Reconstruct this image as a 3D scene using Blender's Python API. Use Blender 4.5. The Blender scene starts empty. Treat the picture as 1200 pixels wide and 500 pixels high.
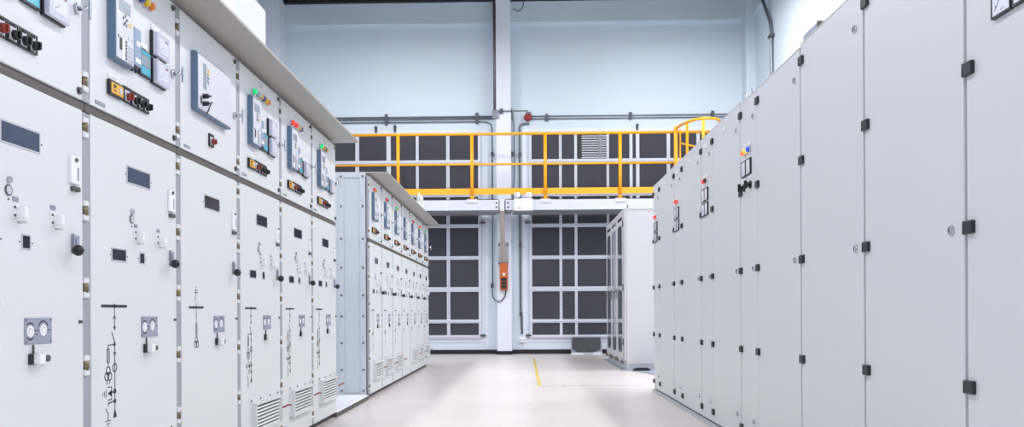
import bpy, bmesh, math, random
from mathutils import Vector, Matrix
random.seed(7)
scene = bpy.context.scene
COL = scene.collection
PI = math.pi

# ------------------------------------------------------------------ materials
def lin(c):
    c = c / 255.0
    return c / 12.92 if c <= 0.04045 else ((c + 0.055) / 1.055) ** 2.4

def rgb(r, g, b):
    return (lin(r), lin(g), lin(b), 1.0)

MATS = {}
def mat(name, col, rough=0.5, metal=0.0, vary=0.03, scale=6.0, spec=0.5, bump=0.0, emit=None, power=0.0, coat=0.0):
    m = bpy.data.materials.new(name)
    m.use_nodes = True
    nt = m.node_tree
    b = nt.nodes['Principled BSDF']
    b.inputs['Roughness'].default_value = rough
    b.inputs['Metallic'].default_value = metal
    b.inputs['Specular IOR Level'].default_value = spec
    b.inputs['Coat Weight'].default_value = coat
    tc = nt.nodes.new('ShaderNodeTexCoord')
    nz = nt.nodes.new('ShaderNodeTexNoise')
    nz.inputs['Scale'].default_value = scale
    nz.inputs['Detail'].default_value = 4.0
    nt.links.new(tc.outputs['Object'], nz.inputs['Vector'])
    mx = nt.nodes.new('ShaderNodeMix')
    mx.data_type = 'RGBA'
    mx.inputs[6].default_value = tuple(max(0.0, c * (1 - vary)) for c in col[:3]) + (1,)
    mx.inputs[7].default_value = tuple(min(1.0, c * (1 + vary)) for c in col[:3]) + (1,)
    nt.links.new(nz.outputs['Fac'], mx.inputs[0])
    nt.links.new(mx.outputs[2], b.inputs['Base Color'])
    if bump:
        bp = nt.nodes.new('ShaderNodeBump')
        bp.inputs['Strength'].default_value = bump
        bp.inputs['Distance'].default_value = 0.01
        nt.links.new(nz.outputs['Fac'], bp.inputs['Height'])
        nt.links.new(bp.outputs['Normal'], b.inputs['Normal'])
    if emit:
        b.inputs['Emission Color'].default_value = emit
        b.inputs['Emission Strength'].default_value = power
    MATS[name] = m
    return m

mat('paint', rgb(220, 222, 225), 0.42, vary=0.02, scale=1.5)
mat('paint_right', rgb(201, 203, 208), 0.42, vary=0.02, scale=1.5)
mat('carcass', rgb(190, 193, 199), 0.5)
mat('gcab', rgb(204, 203, 207), 0.45, vary=0.02)
mat('endpanel', rgb(196, 203, 210), 0.45, vary=0.02)
mat('canopy', rgb(176, 172, 165), 0.42, metal=0.25, vary=0.06, scale=2.5)
mat('plinth', rgb(178, 181, 188), 0.5)
mat('dark_plinth', rgb(92, 86, 80), 0.6)
mat('strip', rgb(158, 162, 170), 0.5)
mat('gap', rgb(86, 88, 94), 0.7)
mat('white', rgb(240, 241, 243), 0.45)
mat('hingewhite', rgb(228, 229, 232), 0.35)
mat('brass', rgb(122, 108, 82), 0.4, metal=0.5)
mat('relayblue', rgb(92, 116, 142), 0.4)
mat('moduleblue', rgb(138, 160, 188), 0.4)
mat('face', rgb(216, 216, 224), 0.45)
mat('lcdgrey', rgb(146, 160, 172), 0.25)
mat('lcdteal', rgb(70, 170, 190), 0.25, emit=rgb(60, 170, 200), power=0.25)
mat('keys', rgb(196, 197, 205), 0.5)
mat('dots', rgb(70, 74, 84), 0.5)
mat('black', rgb(26, 28, 34), 0.4)
mat('hingeblack', rgb(30, 33, 42), 0.45)
mat('chrome', rgb(205, 208, 214), 0.18, metal=1.0)
mat('bolt', rgb(104, 103, 102), 0.4, metal=0.6)
mat('meterface', rgb(222, 224, 238), 0.2)
mat('metercover', rgb(206, 208, 224), 0.15)
mat('yellow', rgb(240, 176, 30), 0.4)
mat('orange', rgb(226, 112, 32), 0.4)
mat('buttonyellow', rgb(232, 190, 40), 0.35)
mat('buttonorange', rgb(232, 128, 30), 0.35)
mat('buttonblue', rgb(36, 70, 150), 0.35)
mat('buttonwhite', rgb(200, 206, 220), 0.35)
mat('buttondark', rgb(80, 30, 28), 0.35)
mat('switchred', rgb(140, 54, 40), 0.4)
mat('lampgreen', rgb(40, 200, 120), 0.3, emit=rgb(20, 230, 120), power=1.6)
mat('lampred', rgb(226, 60, 50), 0.3, emit=rgb(250, 50, 40), power=1.5)
mat('lamporange', rgb(250, 120, 60), 0.3, emit=rgb(255, 110, 50), power=2.0)
mat('lampyellow', rgb(250, 200, 90), 0.3, emit=rgb(255, 200, 80), power=2.0)
mat('lampblue', rgb(50, 100, 230), 0.3, emit=rgb(40, 90, 240), power=0.8)
mat('boxorange', rgb(200, 98, 44), 0.45)
mat('plategrey', rgb(150, 155, 172), 0.4)
mat('smallgrey', rgb(140, 146, 160), 0.4)
mat('darkglass', rgb(40, 44, 56), 0.12, vary=0.35, scale=22.0, spec=0.12)
mat('windowbay', rgb(66, 76, 98), 0.12, vary=0.3, scale=9.0, spec=0.15)
mat('ink', rgb(40, 42, 50), 0.6)
mat('strap', rgb(150, 56, 40), 0.6)
mat('wall', rgb(215, 226, 237), 0.75, vary=0.025, scale=0.7, bump=0.06)
mat('beamwall', rgb(204, 215, 224), 0.8, vary=0.05, scale=1.2, bump=0.08)
mat('column', rgb(228, 233, 243), 0.65, vary=0.015, scale=1.0)
mat('skirting', rgb(20, 21, 26), 0.5)
mat('deck', rgb(28, 30, 36), 0.55, vary=0.2, scale=3.0)
mat('filter', rgb(67, 66, 76), 0.85, vary=0.16, scale=1.6)
mat('alu', rgb(212, 215, 225), 0.4, vary=0.04, scale=3.0)
mat('slot', rgb(140, 142, 152), 0.6)
mat('lineyellow', rgb(206, 182, 92), 0.5, vary=0.12, scale=5)
mat('safety', rgb(250, 174, 22), 0.4, vary=0.05, scale=3.0)
mat('beamwhite', rgb(208, 211, 221), 0.45, vary=0.03)
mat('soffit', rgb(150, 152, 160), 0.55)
mat('galv', rgb(140, 146, 152), 0.35, metal=0.6, vary=0.12, scale=12)
mat('pipe', rgb(112, 118, 124), 0.4, metal=0.5, vary=0.15, scale=10)
mat('rustpipe', rgb(118, 108, 112), 0.5, metal=0.3, vary=0.2, scale=8)
mat('steelbrace', rgb(176, 170, 166), 0.4, metal=0.4)
mat('redbell', rgb(150, 36, 44), 0.4)
mat('cable', rgb(70, 72, 76), 0.5)
mat('mesh', rgb(70, 71, 78), 0.8, vary=0.3, scale=60)
mat('rib', rgb(236, 238, 243), 0.4)
mat('louver', rgb(214, 216, 224), 0.4)
mat('lampbody', rgb(120, 124, 130), 0.4, metal=0.6)
mat('diffuser', rgb(250, 250, 255), 0.4, emit=(0.9, 0.95, 1.0, 1), power=6.0)

# glass
g = bpy.data.materials.new('glass'); g.use_nodes = True
b = g.node_tree.nodes['Principled BSDF']
b.inputs['Base Color'].default_value = rgb(196, 206, 222)
b.inputs['Transmission Weight'].default_value = 0.85
b.inputs['Roughness'].default_value = 0.03
b.inputs['IOR'].default_value = 1.45
MATS['glass'] = g

# floor: polished resin with faint clouds and hairline scratches
f = bpy.data.materials.new('floor'); f.use_nodes = True
nt = f.node_tree; b = nt.nodes['Principled BSDF']
tc = nt.nodes.new('ShaderNodeTexCoord')
n1 = nt.nodes.new('ShaderNodeTexNoise'); n1.inputs['Scale'].default_value = 0.55; n1.inputs['Detail'].default_value = 6
nt.links.new(tc.outputs['Object'], n1.inputs['Vector'])
rp = nt.nodes.new('ShaderNodeValToRGB')
rp.color_ramp.elements[0].position = 0.3; rp.color_ramp.elements[0].color = rgb(213, 206, 204)
rp.color_ramp.elements[1].position = 0.72; rp.color_ramp.elements[1].color = rgb(223, 217, 215)
nt.links.new(n1.outputs['Fac'], rp.inputs[0])
n2 = nt.nodes.new('ShaderNodeTexNoise'); n2.inputs['Scale'].default_value = 1.3; n2.inputs['Detail'].default_value = 3
nt.links.new(tc.outputs['Object'], n2.inputs['Vector'])
mp = nt.nodes.new('ShaderNodeMix'); mp.data_type = 'RGBA'; mp.inputs[0].default_value = 0.35
nt.links.new(tc.outputs['Object'], mp.inputs[6]); nt.links.new(n2.outputs['Color'], mp.inputs[7])
vr = nt.nodes.new('ShaderNodeTexVoronoi'); vr.feature = 'DISTANCE_TO_EDGE'; vr.inputs['Scale'].default_value = 1.1
nt.links.new(mp.outputs[2], vr.inputs['Vector'])
r2 = nt.nodes.new('ShaderNodeValToRGB')
r2.color_ramp.elements[0].position = 0.0; r2.color_ramp.elements[0].color = (0.35, 0.35, 0.35, 1)
r2.color_ramp.elements[1].position = 0.006; r2.color_ramp.elements[1].color = (0, 0, 0, 1)
nt.links.new(vr.outputs['Distance'], r2.inputs[0])
m2 = nt.nodes.new('ShaderNodeMix'); m2.data_type = 'RGBA'
m2.inputs[7].default_value = rgb(168, 160, 156)
nt.links.new(r2.outputs[0], m2.inputs[0]); nt.links.new(rp.outputs[0], m2.inputs[6])
nt.links.new(m2.outputs[2], b.inputs['Base Color'])
b.inputs['Roughness'].default_value = 0.28
b.inputs['Specular IOR Level'].default_value = 0.3
MATS['floor'] = f

# ------------------------------------------------------------------ mesh builder
class MB:
    def __init__(self):
        self.bm = bmesh.new(); self.mats = []
    def mi(self, m):
        if m not in self.mats: self.mats.append(m)
        return self.mats.index(m)
    def _tag(self, verts, m):
        i = self.mi(m)
        for f in {f for v in verts for f in v.link_faces}: f.material_index = i
    def box(self, a, b, m, bev=0.0, rot=None):
        a, b = [min(p, q) for p, q in zip(a, b)], [max(p, q) for p, q in zip(a, b)]
        c = Vector([(p + q) / 2 for p, q in zip(a, b)]); s = [max(q - p, 1e-5) for p, q in zip(a, b)]
        M = Matrix.Translation(c)
        if rot: M = M @ Matrix.Rotation(rot[1], 4, rot[0])
        M = M @ Matrix.Diagonal((*s, 1))
        r = bmesh.ops.create_cube(self.bm, size=1.0, matrix=M)
        vs = r['verts']
        if bev:
            es = list({e for v in vs for e in v.link_edges})
            rb = bmesh.ops.bevel(self.bm, geom=es, offset=bev, segments=2, affect='EDGES', profile=0.5)
            vs = rb['verts']
        self._tag(vs, m)
        return self
    def cyl(self, p, q, r, m, seg=16, r2=None, smooth=True):
        p, q = Vector(p), Vector(q); d = q - p
        M = Matrix.Translation((p + q) / 2) @ d.to_track_quat('Z', 'Y').to_matrix().to_4x4()
        rr = bmesh.ops.create_cone(self.bm, cap_ends=True, segments=seg, radius1=r, radius2=r if r2 is None else r2, depth=d.length, matrix=M)
        self._tag(rr['verts'], m)
        if smooth:
            for f in {f for v in rr['verts'] for f in v.link_faces}:
                if len(f.verts) == 4: f.smooth = True
        return self
    def sph(self, c, r, m, seg=16, sc=(1, 1, 1)):
        rr = bmesh.ops.create_uvsphere(self.bm, u_segments=seg, v_segments=seg // 2 + 2, radius=r,
                                       matrix=Matrix.Translation(c) @ Matrix.Diagonal((*sc, 1)))
        self._tag(rr['verts'], m)
        for f in {f for v in rr['verts'] for f in v.link_faces}: f.smooth = True
        return self
    def tube(self, pts, r, m, seg=10):
        """round bar through the points, one continuous swept surface"""
        pts = [Vector(p) for p in pts]; rings = []; n = None
        for i, p in enumerate(pts):
            t = (pts[min(i + 1, len(pts) - 1)] - pts[max(i - 1, 0)]).normalized()
            if n is None:
                n = t.orthogonal().normalized()
            else:
                n = (n - t * n.dot(t)).normalized()
            bb = t.cross(n)
            rings.append([self.bm.verts.new(p + r * (math.cos(2 * PI * k / seg) * n + math.sin(2 * PI * k / seg) * bb)) for k in range(seg)])
        i = self.mi(m)
        for A, B in zip(rings, rings[1:]):
            for k in range(seg):
                fc = self.bm.faces.new((A[k], A[(k + 1) % seg], B[(k + 1) % seg], B[k])); fc.material_index = i; fc.smooth = True
        for R in (rings[0][::-1], rings[-1]):
            self.bm.faces.new(R).material_index = i
        return self
    def prism(self, poly, axis, a, b, m):
        """extrude a 2-D polygon along an axis between a and b"""
        def P(u, v, w): return {'x': (w, u, v), 'y': (u, w, v), 'z': (u, v, w)}[axis]
        A = [self.bm.verts.new(P(u, v, a)) for u, v in poly]; B = [self.bm.verts.new(P(u, v, b)) for u, v in poly]
        i = self.mi(m); fs = [self.bm.faces.new(A[::-1]), self.bm.faces.new(B)]
        n = len(poly)
        for k in range(n): fs.append(self.bm.faces.new((A[k], A[(k + 1) % n], B[(k + 1) % n], B[k])))
        for f_ in fs: f_.material_index = i
        return self
    def frame(self, y0, y1, z0, z1, w, x0, x1, m):
        """rectangular rim in the y-z plane"""
        self.box((x0, y0, z0), (x1, y1, z0 + w), m); self.box((x0, y0, z1 - w), (x1, y1, z1), m)
        self.box((x0, y0, z0 + w), (x1, y0 + w, z1 - w), m); self.box((x0, y1 - w, z0 + w), (x1, y1, z1 - w), m)
        return self
    def mesh(self, name):
        bmesh.ops.recalc_face_normals(self.bm, faces=self.bm.faces[:])
        me = bpy.data.meshes.new(name); self.bm.to_mesh(me); self.bm.free()
        for m in self.mats: me.materials.append(MATS[m])
        return me

CACHE = {}
def part(name, parent, key, build, loc=(0, 0, 0), rot=None):
    """one mesh object under its parent; parts of the same key share mesh data"""
    if key is None or key not in CACHE:
        mb = MB(); build(mb); me = mb.mesh(name)
        if key is not None: CACHE[key] = me
    else:
        me = CACHE[key]
    o = bpy.data.objects.new(name, me); COL.objects.link(o)
    o.location = loc
    if rot: o.rotation_euler = rot
    if parent: o.parent = parent
    return o

def tag(o, label, cat, group=None):
    o['label'] = label; o['category'] = cat
    if group: o['group'] = group
    return o

def thing(name, label, cat, loc=(0, 0, 0), rz=0.0, group=None):
    o = bpy.data.objects.new(name, None); COL.objects.link(o)
    o.empty_display_size = 0.1
    o.location = loc; o.rotation_euler = (0, 0, rz)
    return tag(o, label, cat, group)

def solo(name, label, cat, build, group=None, loc=(0, 0, 0), rot=None):
    return tag(part(name, None, None, build, loc, rot), label, cat, group)

def struct(name, build):
    o = part(name, None, None, build); o['kind'] = 'structure'; return o

# ------------------------------------------------------------------ the room
WL, WR, WB, WF, CH = -5.35, 4.78, 17.6, -5.0, 7.39
struct('floor', lambda m: m.box((WL - .2, WF - .2, -0.2), (WR + .2, WB + .2, 0), 'floor'))
struct('wall_back', lambda m: m.box((WL - .2, WB, 0), (WR + .2, WB + .2, CH + .3), 'wall'))
struct('wall_left', lambda m: m.box((WL - .2, WF, 0), (WL, WB, CH + .3), 'wall'))
struct('wall_right', lambda m: m.box((WR, WF, 0), (WR + .2, WB, CH + .3), 'wall'))
struct('wall_front', lambda m: m.box((WL - .2, WF - .2, 0), (WR + .2, WF, CH + .3), 'wall'))
def _ceil(m):
    m.box((WL - .2, WF - .2, CH + .12), (WR + .2, WB + .2, CH + .3), 'deck')
    n = 52
    for i in range(n):
        x = WL + (WR - WL) * (i + .5) / n
        m.prism([(x - .06, CH + .12), (x - .035, CH + .03), (x + .035, CH + .03), (x + .06, CH + .12)], 'y', WF, WB, 'deck')
struct('ceiling', _ceil)
struct('trim_5', lambda m: (m.box((WL, WB - .16, CH), (WR, WB, CH + .12), 'deck'), m.box((WL, WF, CH), (WL + .16, WB - .16, CH + .12), 'deck'), m.box((WR - .16, WF, CH), (WR, WB - .16, CH + .12), 'deck')))
struct('trim_1', lambda m: m.box((WL, WB - .07, 6.94), (WR, WB, CH), 'beamwall', .012))       # eaves beam along the back wall
struct('trim_2', lambda m: m.box((WR - .07, WF, 6.94), (WR, WB - .07, CH), 'beamwall', .012))  # the same beam along the right wall
struct('column', lambda m: m.box((-.555, WB - .3, .0), (-.25, WB, CH + .1), 'column', .008))
struct('column', lambda m: m.box((-5.35, WB - .45, .0), (-5.02, WB, CH + .1), 'column', .008))
struct('column', lambda m: m.box((WR - .2, WB - .35, .0), (WR, WB, CH + .1), 'wall', .008))
def _bb(m):
    for a, b in ((WL + .35, -.57), (-.235, WR - .2)): m.box((a, WB - .02, 0), (b, WB, .09), 'skirting')
    m.box((-.57, WB - .315, 0), (-.235, WB, .075), 'skirting')
struct('baseboard_back', _bb)
def _flange(m):   # raised plaster rim round each filter screen
    for x0, x1 in ((-4.3, -.8), (.05, 4.35)):
        m.box((x0, WB - .012, .25), (x1, WB, .33), 'column'); m.box((x0, WB - .012, 4.66), (x1, WB, 4.72), 'column')
    m.box((-.8, WB - .012, .12), (-.74, WB, 4.72), 'column'); m.box((-.02, WB - .012, .12), (.05, WB, 4.72), 'column')
struct('trim_3', _flange)
# the painted floor line and the joint beside it
solo('floor_line', 'yellow line painted on the floor running towards the back wall', 'floor marking',
     lambda m: m.box((.163, 9.9, 0), (.203, 16.05, .002), 'lineyellow'))
struct('trim_4', lambda m: [m.box((.21, 9.872, 0), (1.40, 9.884, .0015), 'plinth')] + [m.box((.21 + .11 * i, 9.87, 0), (.21 + .11 * i + .03 + .05 * random.random(), 9.887, .002), 'brass') for i in range(9)])

# ------------------------------------------------------------------ switchgear instruments (x out of the door, y along the row, z up)
def relay(parent, y, z, wide=False):
    w = .45 if wide else .15; h = .272; key = 'w' if wide else 'n'
    r = part('relay', parent, 'relay' + key, lambda m: (m.box((0, 0, 0), (.031, w, h), 'relayblue', .003), m.box((0, .008, h), (.02, w - .008, h + .008), 'relayblue')), (0, y, z))
    part('faceplate', r, 'rface' + key, lambda m: m.box((.031, .006, .008), (.0345, w - .006, h - .006), 'face', .001))
    part('screen', r, 'rscr' + key, lambda m: (m.box((.0345, .066, .115), (.0355, .104, .236), 'lcdgrey')) if wide else m.box((.0345, .026, .192), (.0355, .118, .238), 'lcdgrey'))
    def keyp(m):
        if wide:
            for a, c in ((.118, .19), (.118, .16), (.13, .175), (.112, .175), (.125, .15)): m.box((.0345, a, c), (.0365, a + .008, c + .009), 'dots')
            m.box((.0345, .03, .035), (.0365, .042, .07), 'black')
            for j in range(4): m.box((.0345, .117, .018 + j * .014), (.0355, .150, .028 + j * .014), 'keys')
            m.box((.0345, .118, .195), (.0352, .14, .225), 'buttonyellow')
        else:
            for a, c in ((.056, .165), (.07, .178), (.07, .152), (.084, .165), (.06, .142), (.08, .143)): m.box((.0345, a, c), (.0365, a + .008, c + .009), 'dots')
            m.box((.0345, .104, .15), (.0352, .122, .166), 'buttonyellow')
            m.box((.0345, .03, .042), (.0367, .046, .088), 'black')
            m.box((.0345, .052, .01), (.0352, .072, .09), 'white')
            for i in range(6): m.box((.0345, .076, .014 + i * .013), (.0362, .086, .023 + i * .013), 'dots')
            for i in range(3):
                for j in range(4): m.box((.0345, .096 + i * .015, .012 + j * .017), (.0358, .108 + i * .015, .024 + j * .017), 'keys')
            m.box((.0345, .098, .096), (.0358, .108, .108), 'keys'); m.box((.0345, .124, .096), (.0358, .134, .108), 'keys')
            m.box((.0345, .016, .086), (.0355, .024, .094), 'dots')
    def leds(m):
        if wide:
            m.box((.0345, .012, .085), (.0352, .034, .25), 'white')
            for i in range(8): m.box((.0352, .016, .095 + i * .018), (.0356, .030, .105 + i * .018), 'keys')
        else:
            m.box((.0345, .010, .10), (.0352, .034, .185), 'white')
            for i in range(7): m.box((.0352, .012, .104 + i * .011), (.0356, .03, .109 + i * .011), 'keys')
    part('led_strip', r, 'rled' + key, leds)
    part('keypad', r, 'rkey' + key, keyp)
    if wide:
        def plugs(m):
            for c in (.04, .075):
                m.cyl((.034, .062, c), (.06, .062, c), .011, 'black', 14); m.cyl((.06, .062, c), (.075, .062, c), .005, 'bolt', 10)
            m.cyl((.034, .085, .085), (.05, .085, .085), .009, 'brass', 12)
            m.tube([(.07, .062, .04), (.075, .075, .05), (.06, .1, .05), (.036, .105, .0), ], .003, 'black', 6)
        part('plug', r, 'rplug', plugs)
    return r

def comm_module(parent, y, z):
    r = part('communication_module', parent, 'mod', lambda m: (m.box((0, 0, 0), (.028, .062, .15), 'moduleblue', .003),
             m.box((.028, .008, .012), (.03, .054, .03), 'white'), m.box((.028, .02, .08), (.0295, .05, .1), 'white')), (0, y, z))
    for yy in (.012, .042): part('connector', r, 'modc', lambda m: (m.cyl((.0, 0, -.012), (.0, 0, .0), .009, 'bolt', 10), m.cyl((0, 0, -.024), (0, 0, -.012), .006, 'black', 10)), (.014, yy, 0))
    return r

def display(parent, y, z):
    r = part('display', parent, 'lcd', lambda m: m.box((0, 0, 0), (.012, .1, .11), 'black', .002), (0, y, z))
    part('screen', r, 'lcds', lambda m: (m.box((.012, .008, .008), (.013, .092, .04), 'lcdteal'), m.box((.012, .008, .042), (.013, .092, .086), 'lcdgrey'), m.box((.012, .008, .088), (.013, .092, .104), 'lcdteal')))
    part('tag', r, 'tagm', lambda m: m.box((0, .02, .118), (.006, .08, .138), 'white'))
    return r

def meter(parent, y, z, w=.135, h=.108):
    k = 'm%.3f%.3f' % (w, h)
    r = part('meter', parent, k, lambda m: m.box((0, 0, 0), (.012, w, h), 'black', .002), (0, y, z))
    part('dial', r, k + 'd', lambda m: (m.box((.012, .004, .004), (.03, w - .004, h - .004), 'metercover', .003), m.box((.03, .022, .022), (.0315, w - .02, h - .022), 'meterface'),
         m.box((.0305, .004, .004), (.0315, .02, h - .004), 'metercover'), m.box((.0315, w * .62, h * .72), (.0325, w * .8, h * .78), 'switchred'),
         m.tube([(.032, .032, .03), (.032, w * .5, h * .5)], .0007, 'dots', 5)))
    part('tag', r, k + 't', lambda m: (m.box((0, .008, h + .006), (.006, w * .6, h + .028), 'white'), m.box((.006, .02, h + .016), (.0065, .026, h + .022), 'ink')))
    return r

def button(parent, y, z, colour, lit=False):
    return part('indicator_lamp' if lit else 'push_button', parent, 'btn' + colour, lambda m: (m.cyl((0, 0, 0), (.008, 0, 0), .019, 'chrome', 18), m.cyl((.008, 0, 0), (.026, 0, 0), .0165, colour, 18, .0145)), (0, y, z))

def tagplate(parent, y, z, w=.07, h=.02):
    k = 'tag%.3f%.3f' % (w, h)
    return part('tag', parent, k, lambda m: (m.box((0, 0, 0), (.004, w, h), 'white'), m.box((.004, w * .2, h * .4), (.0045, w * .8, h * .55), 'smallgrey')), (0, y, z))

def position_indicator(parent, y, z):
    r = part('position_indicator', parent, 'pind', lambda m: m.box((0, 0, 0), (.014, .107, .056), 'black', .002), (0, y, z))
    part('faceplate', r, 'pindf', lambda m: (m.box((.014, .008, .008), (.0155, .1, .048), 'yellow'), m.box((.0155, .022, .016), (.0162, .044, .042), 'black'),
         m.cyl((.0155, .078, .028), (.018, .078, .028), .013, 'keys', 14), m.box((.0155, .026, .02), (.0168, .04, .03), 'yellow')))
    tagplate(r, .012, .062, .076, .02)
    return r

def selector(parent, y, z, colour='black', w=.06):
    k = 'sel' + colour + '%.3f' % w
    r = part('selector_switch', parent, k, lambda m: (m.frame(0, w, 0, .062, .006, 0, .008, 'black'), m.box((0, .005, .005), (.005, w - .005, .057), 'face'), m.box((.005, .01, .05), (.006, w - .012, .056), 'ink')), (0, y, z))
    def kn(m):
        m.cyl((.005, w / 2, .024), (.010, w / 2, .024), .018, 'keys', 16)
        m.cyl((.010, w / 2, .024), (.026, w / 2, .024), .0155, colour, 18, .014)
        m.box((.026, w / 2 - .004, .012), (.034, w / 2 + .004, .036), colour, .002)
    part('knob', r, k + 'k', kn)
    return r

def latch(parent, y, z):
    def bl(m):
        m.cyl((0, 0, 0), (.012, 0, 0), .019, 'chrome', 20)
        m.cyl((.012, 0, 0), (.046, 0, 0), .009, 'chrome', 14)
        m.box((.042, -.006, -.04), (.054, .006, .03), 'chrome', .004)
    return part('latch', parent, 'latch', bl, (0, y, z))

def bolt_head(parent, y, z, x=0.0, r=.011):
    k = 'bolt%.3f' % r
    return part('bolt', parent, k, lambda m: (m.cyl((0, 0, 0), (.003, 0, 0), r * 1.25, 'bolt', 14), m.cyl((.003, 0, 0), (.011, 0, 0), r, 'bolt', 6)), (x, y, z))

def hinge(parent, y, z, pin='brass'):
    def bl(m):
        for s in (-1, 1):
            m.box((-.018, -.016, s * .0255 - .0105), (.004, .018, s * .0255 + .0105), 'hingewhite', .003)
        m.cyl((-.006, 0, -.017), (-.006, 0, .017), .013, pin, 14)
    return part('hinge', parent, 'hinge' + pin, bl, (0, y, z))

def rounded_window(parent, y0, z0, y1, z1, m_):
    k = 'win%.3f%.3f' % (y1 - y0, z1 - z0) + m_
    def bl(m):
        w, h = y1 - y0, z1 - z0
        m.box((-.002, 0, 0), (.0012, w, h), m_)
        m.frame(-.004, w + .004, -.004, h + .004, .005, 0, .0025, 'carcass')
        for yy in (-.013, w + .013): m.cyl((0, yy, h * .45), (.002, yy, h * .45), .0028, 'bolt', 8)
    return part('inspection_window', parent, k, bl, (0, y0, z0))

def card_holder(parent, y, z):
    def bl(m):
        m.box((0, 0, 0), (.010, .058, .096), 'white', .002)
        m.cyl((.010, .028, .083), (.016, .028, .083), .007, 'bolt', 10)
        m.box((.010, .036, .012), (.0106, .046, .058), 'smallgrey')
        for yy in (.016, .042): m.cyl((0, yy, -.018), (.014, yy, -.018), .009, 'bolt', 12)
    return part('door_stay', parent, 'cardh', bl, (0, y, z))

def hasp(parent, y, z, lab=True):
    def bl(m):
        m.box((0, 0, 0), (.004, .03, .042), 'white', .001)
        m.box((.004, .012, 0), (.034, .028, .036), 'white', .003)
        for zz in (.008, .034): m.cyl((.004, .006, zz), (.007, .006, zz), .0045, 'bolt', 8)
        m.cyl((.006, .02, -.012), (.03, .02, -.012), .0035, 'chrome', 8)
    o = part('hasp', parent, 'hasp', bl, (0, y, z))
    if lab: part('tag', o, 'hasptag', lambda m: m.box((0, 0, .052), (.002, .03, .066), 'smallgrey'))
    return o

def keyhole(parent, y, z):
    return part('keyhole', parent, 'keyh', lambda m: (m.cyl((0, .003, .032), (.008, .003, .032), .010, 'chrome', 16), m.cyl((0, 0, 0), (.004, 0, 0), .017, 'bolt', 18), m.cyl((.004, 0, 0), (.0045, 0, 0), .013, 'keys', 18), m.cyl((0, 0, -.028), (.003, 0, -.028), .003, 'bolt', 8)), (0, y, z))

def lever(parent, y, z):
    """operating lever: pressed plate, fin and black ball knob"""
    o = part('lever', parent, 'lever', lambda m: (m.box((0, .012, .0), (.003, .056, .062), 'plategrey', .001), m.box((0, .006, -.004), (.010, .0085, .066), 'smallgrey'), m.box((.003, .03, .02), (.0036, .034, .05), 'ink'),
             m.cyl((.012, -.012, .006), (.036, -.016, .006), .005, 'bolt', 10)), (0, y, z))
    part('knob', o, 'leverk', lambda m: m.sph((.036, -.016, .006), .0195, 'black', 18))
    return o

def interlock_plate(parent, y, z):
    def bl(m):
        m.box((0, 0, 0), (.003, .15, .085), 'plategrey', .0012)
        for yy in (.006, .144):
            for zz in (.007, .078): m.cyl((.003, yy, zz), (.0042, yy, zz), .0035, 'bolt', 8)
        m.box((.003, .05, .042), (.0034, .075, .045), 'ink'); m.box((.003, .056, .030), (.0034, .068, .033), 'ink'); m.box((.003, .122, .043), (.0034, .142, .046), 'ink')
    o = part('interlock_plate', parent, 'ilock', bl, (0, y, z))
    def dial(m, up):
        m.cyl((.003, 0, 0), (.0045, 0, 0), .0185, 'white', 24); m.cyl((.0045, 0, 0), (.005, 0, 0), .011, 'keys', 18); m.cyl((.005, 0, -.001), (.0054, 0, -.001), .008, 'white', 14)
        for s in up:
            a0 = PI / 2 if s > 0 else -PI / 2
            r0 = .027 if len(up) == 1 else .024; sp = 1.1 if len(up) == 1 else .75
            ang = [a0 - sp + 2 * sp * i / 8 for i in range(9)]
            m.prism([(r0 * math.cos(t), r0 * math.sin(t)) for t in ang] + [((r0 + .0045) * math.cos(t), (r0 + .0045) * math.sin(t)) for t in ang[::-1]], 'x', .003, .0035, 'ink')
    part('dial', o, 'dialA', lambda m: dial(m, (1, -1)), (0, .028, .042))
    part('dial', o, 'dialB', lambda m: dial(m, (1,)), (0, .1, .045))
    return o

def lock(parent, y, z):
    def bl(m):
        m.box((0, 0, 0), (.012, .04, .035), 'black', .002)
        m.box((.012, .01, .002), (.034, .042, .034), 'white', .002)
        m.box((0, .022, .035), (.006, .026, .062), 'bolt')
    o = part('lock', parent, 'lock', bl, (0, y, z))
    part('key_barrel', o, 'kbarrel', lambda m: (m.cyl((0, 0, 0), (.024, 0, 0), .011, 'bolt', 12), m.cyl((0, 0, 0), (.004, 0, 0), .015, 'smallgrey', 14)), (0, .076, .017))
    return o

def vent(parent, y, z, w=.555):
    k = 'vent%.3f' % w; h = .225
    r = part('vent', parent, k, lambda m: (m.box((0, 0, 0), (.004, w, h), 'paint', .001), m.frame(.03, w - .02, .02, h - .03, .012, .004, .03, 'paint')), (0, y, z))
    part('grille', r, k + 'l', lambda m: ([m.box((.004, .04, .03), (.006, w - .03, h - .04), 'gap')] + [m.box((.006, .042, .034 + i * .0205), (.018, w - .032, .0425 + i * .0205), 'white') for i in range(8)]))
    for yy, zz in ((.014, .012), (.014, h - .014), (w * .33, h - .014), (w * .66, h - .014), (w - .03, h - .014), (w * .3, .01), (w * .7, .01)): part('screw', r, 'vscrew', lambda m: m.cyl((.004, 0, 0), (.008, 0, 0), .006, 'bolt', 10), (0, yy, zz))
    return r

def strap(parent, y, z):
    return part('strap', parent, 'strap', lambda m: m.tube([(.0, -.05, .0), (.012, 0, .006), (.03, .045, .012), (.045, .05, .022), (.06, .07, .018)], .0055, 'strap', 7), (0, y, z))

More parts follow.
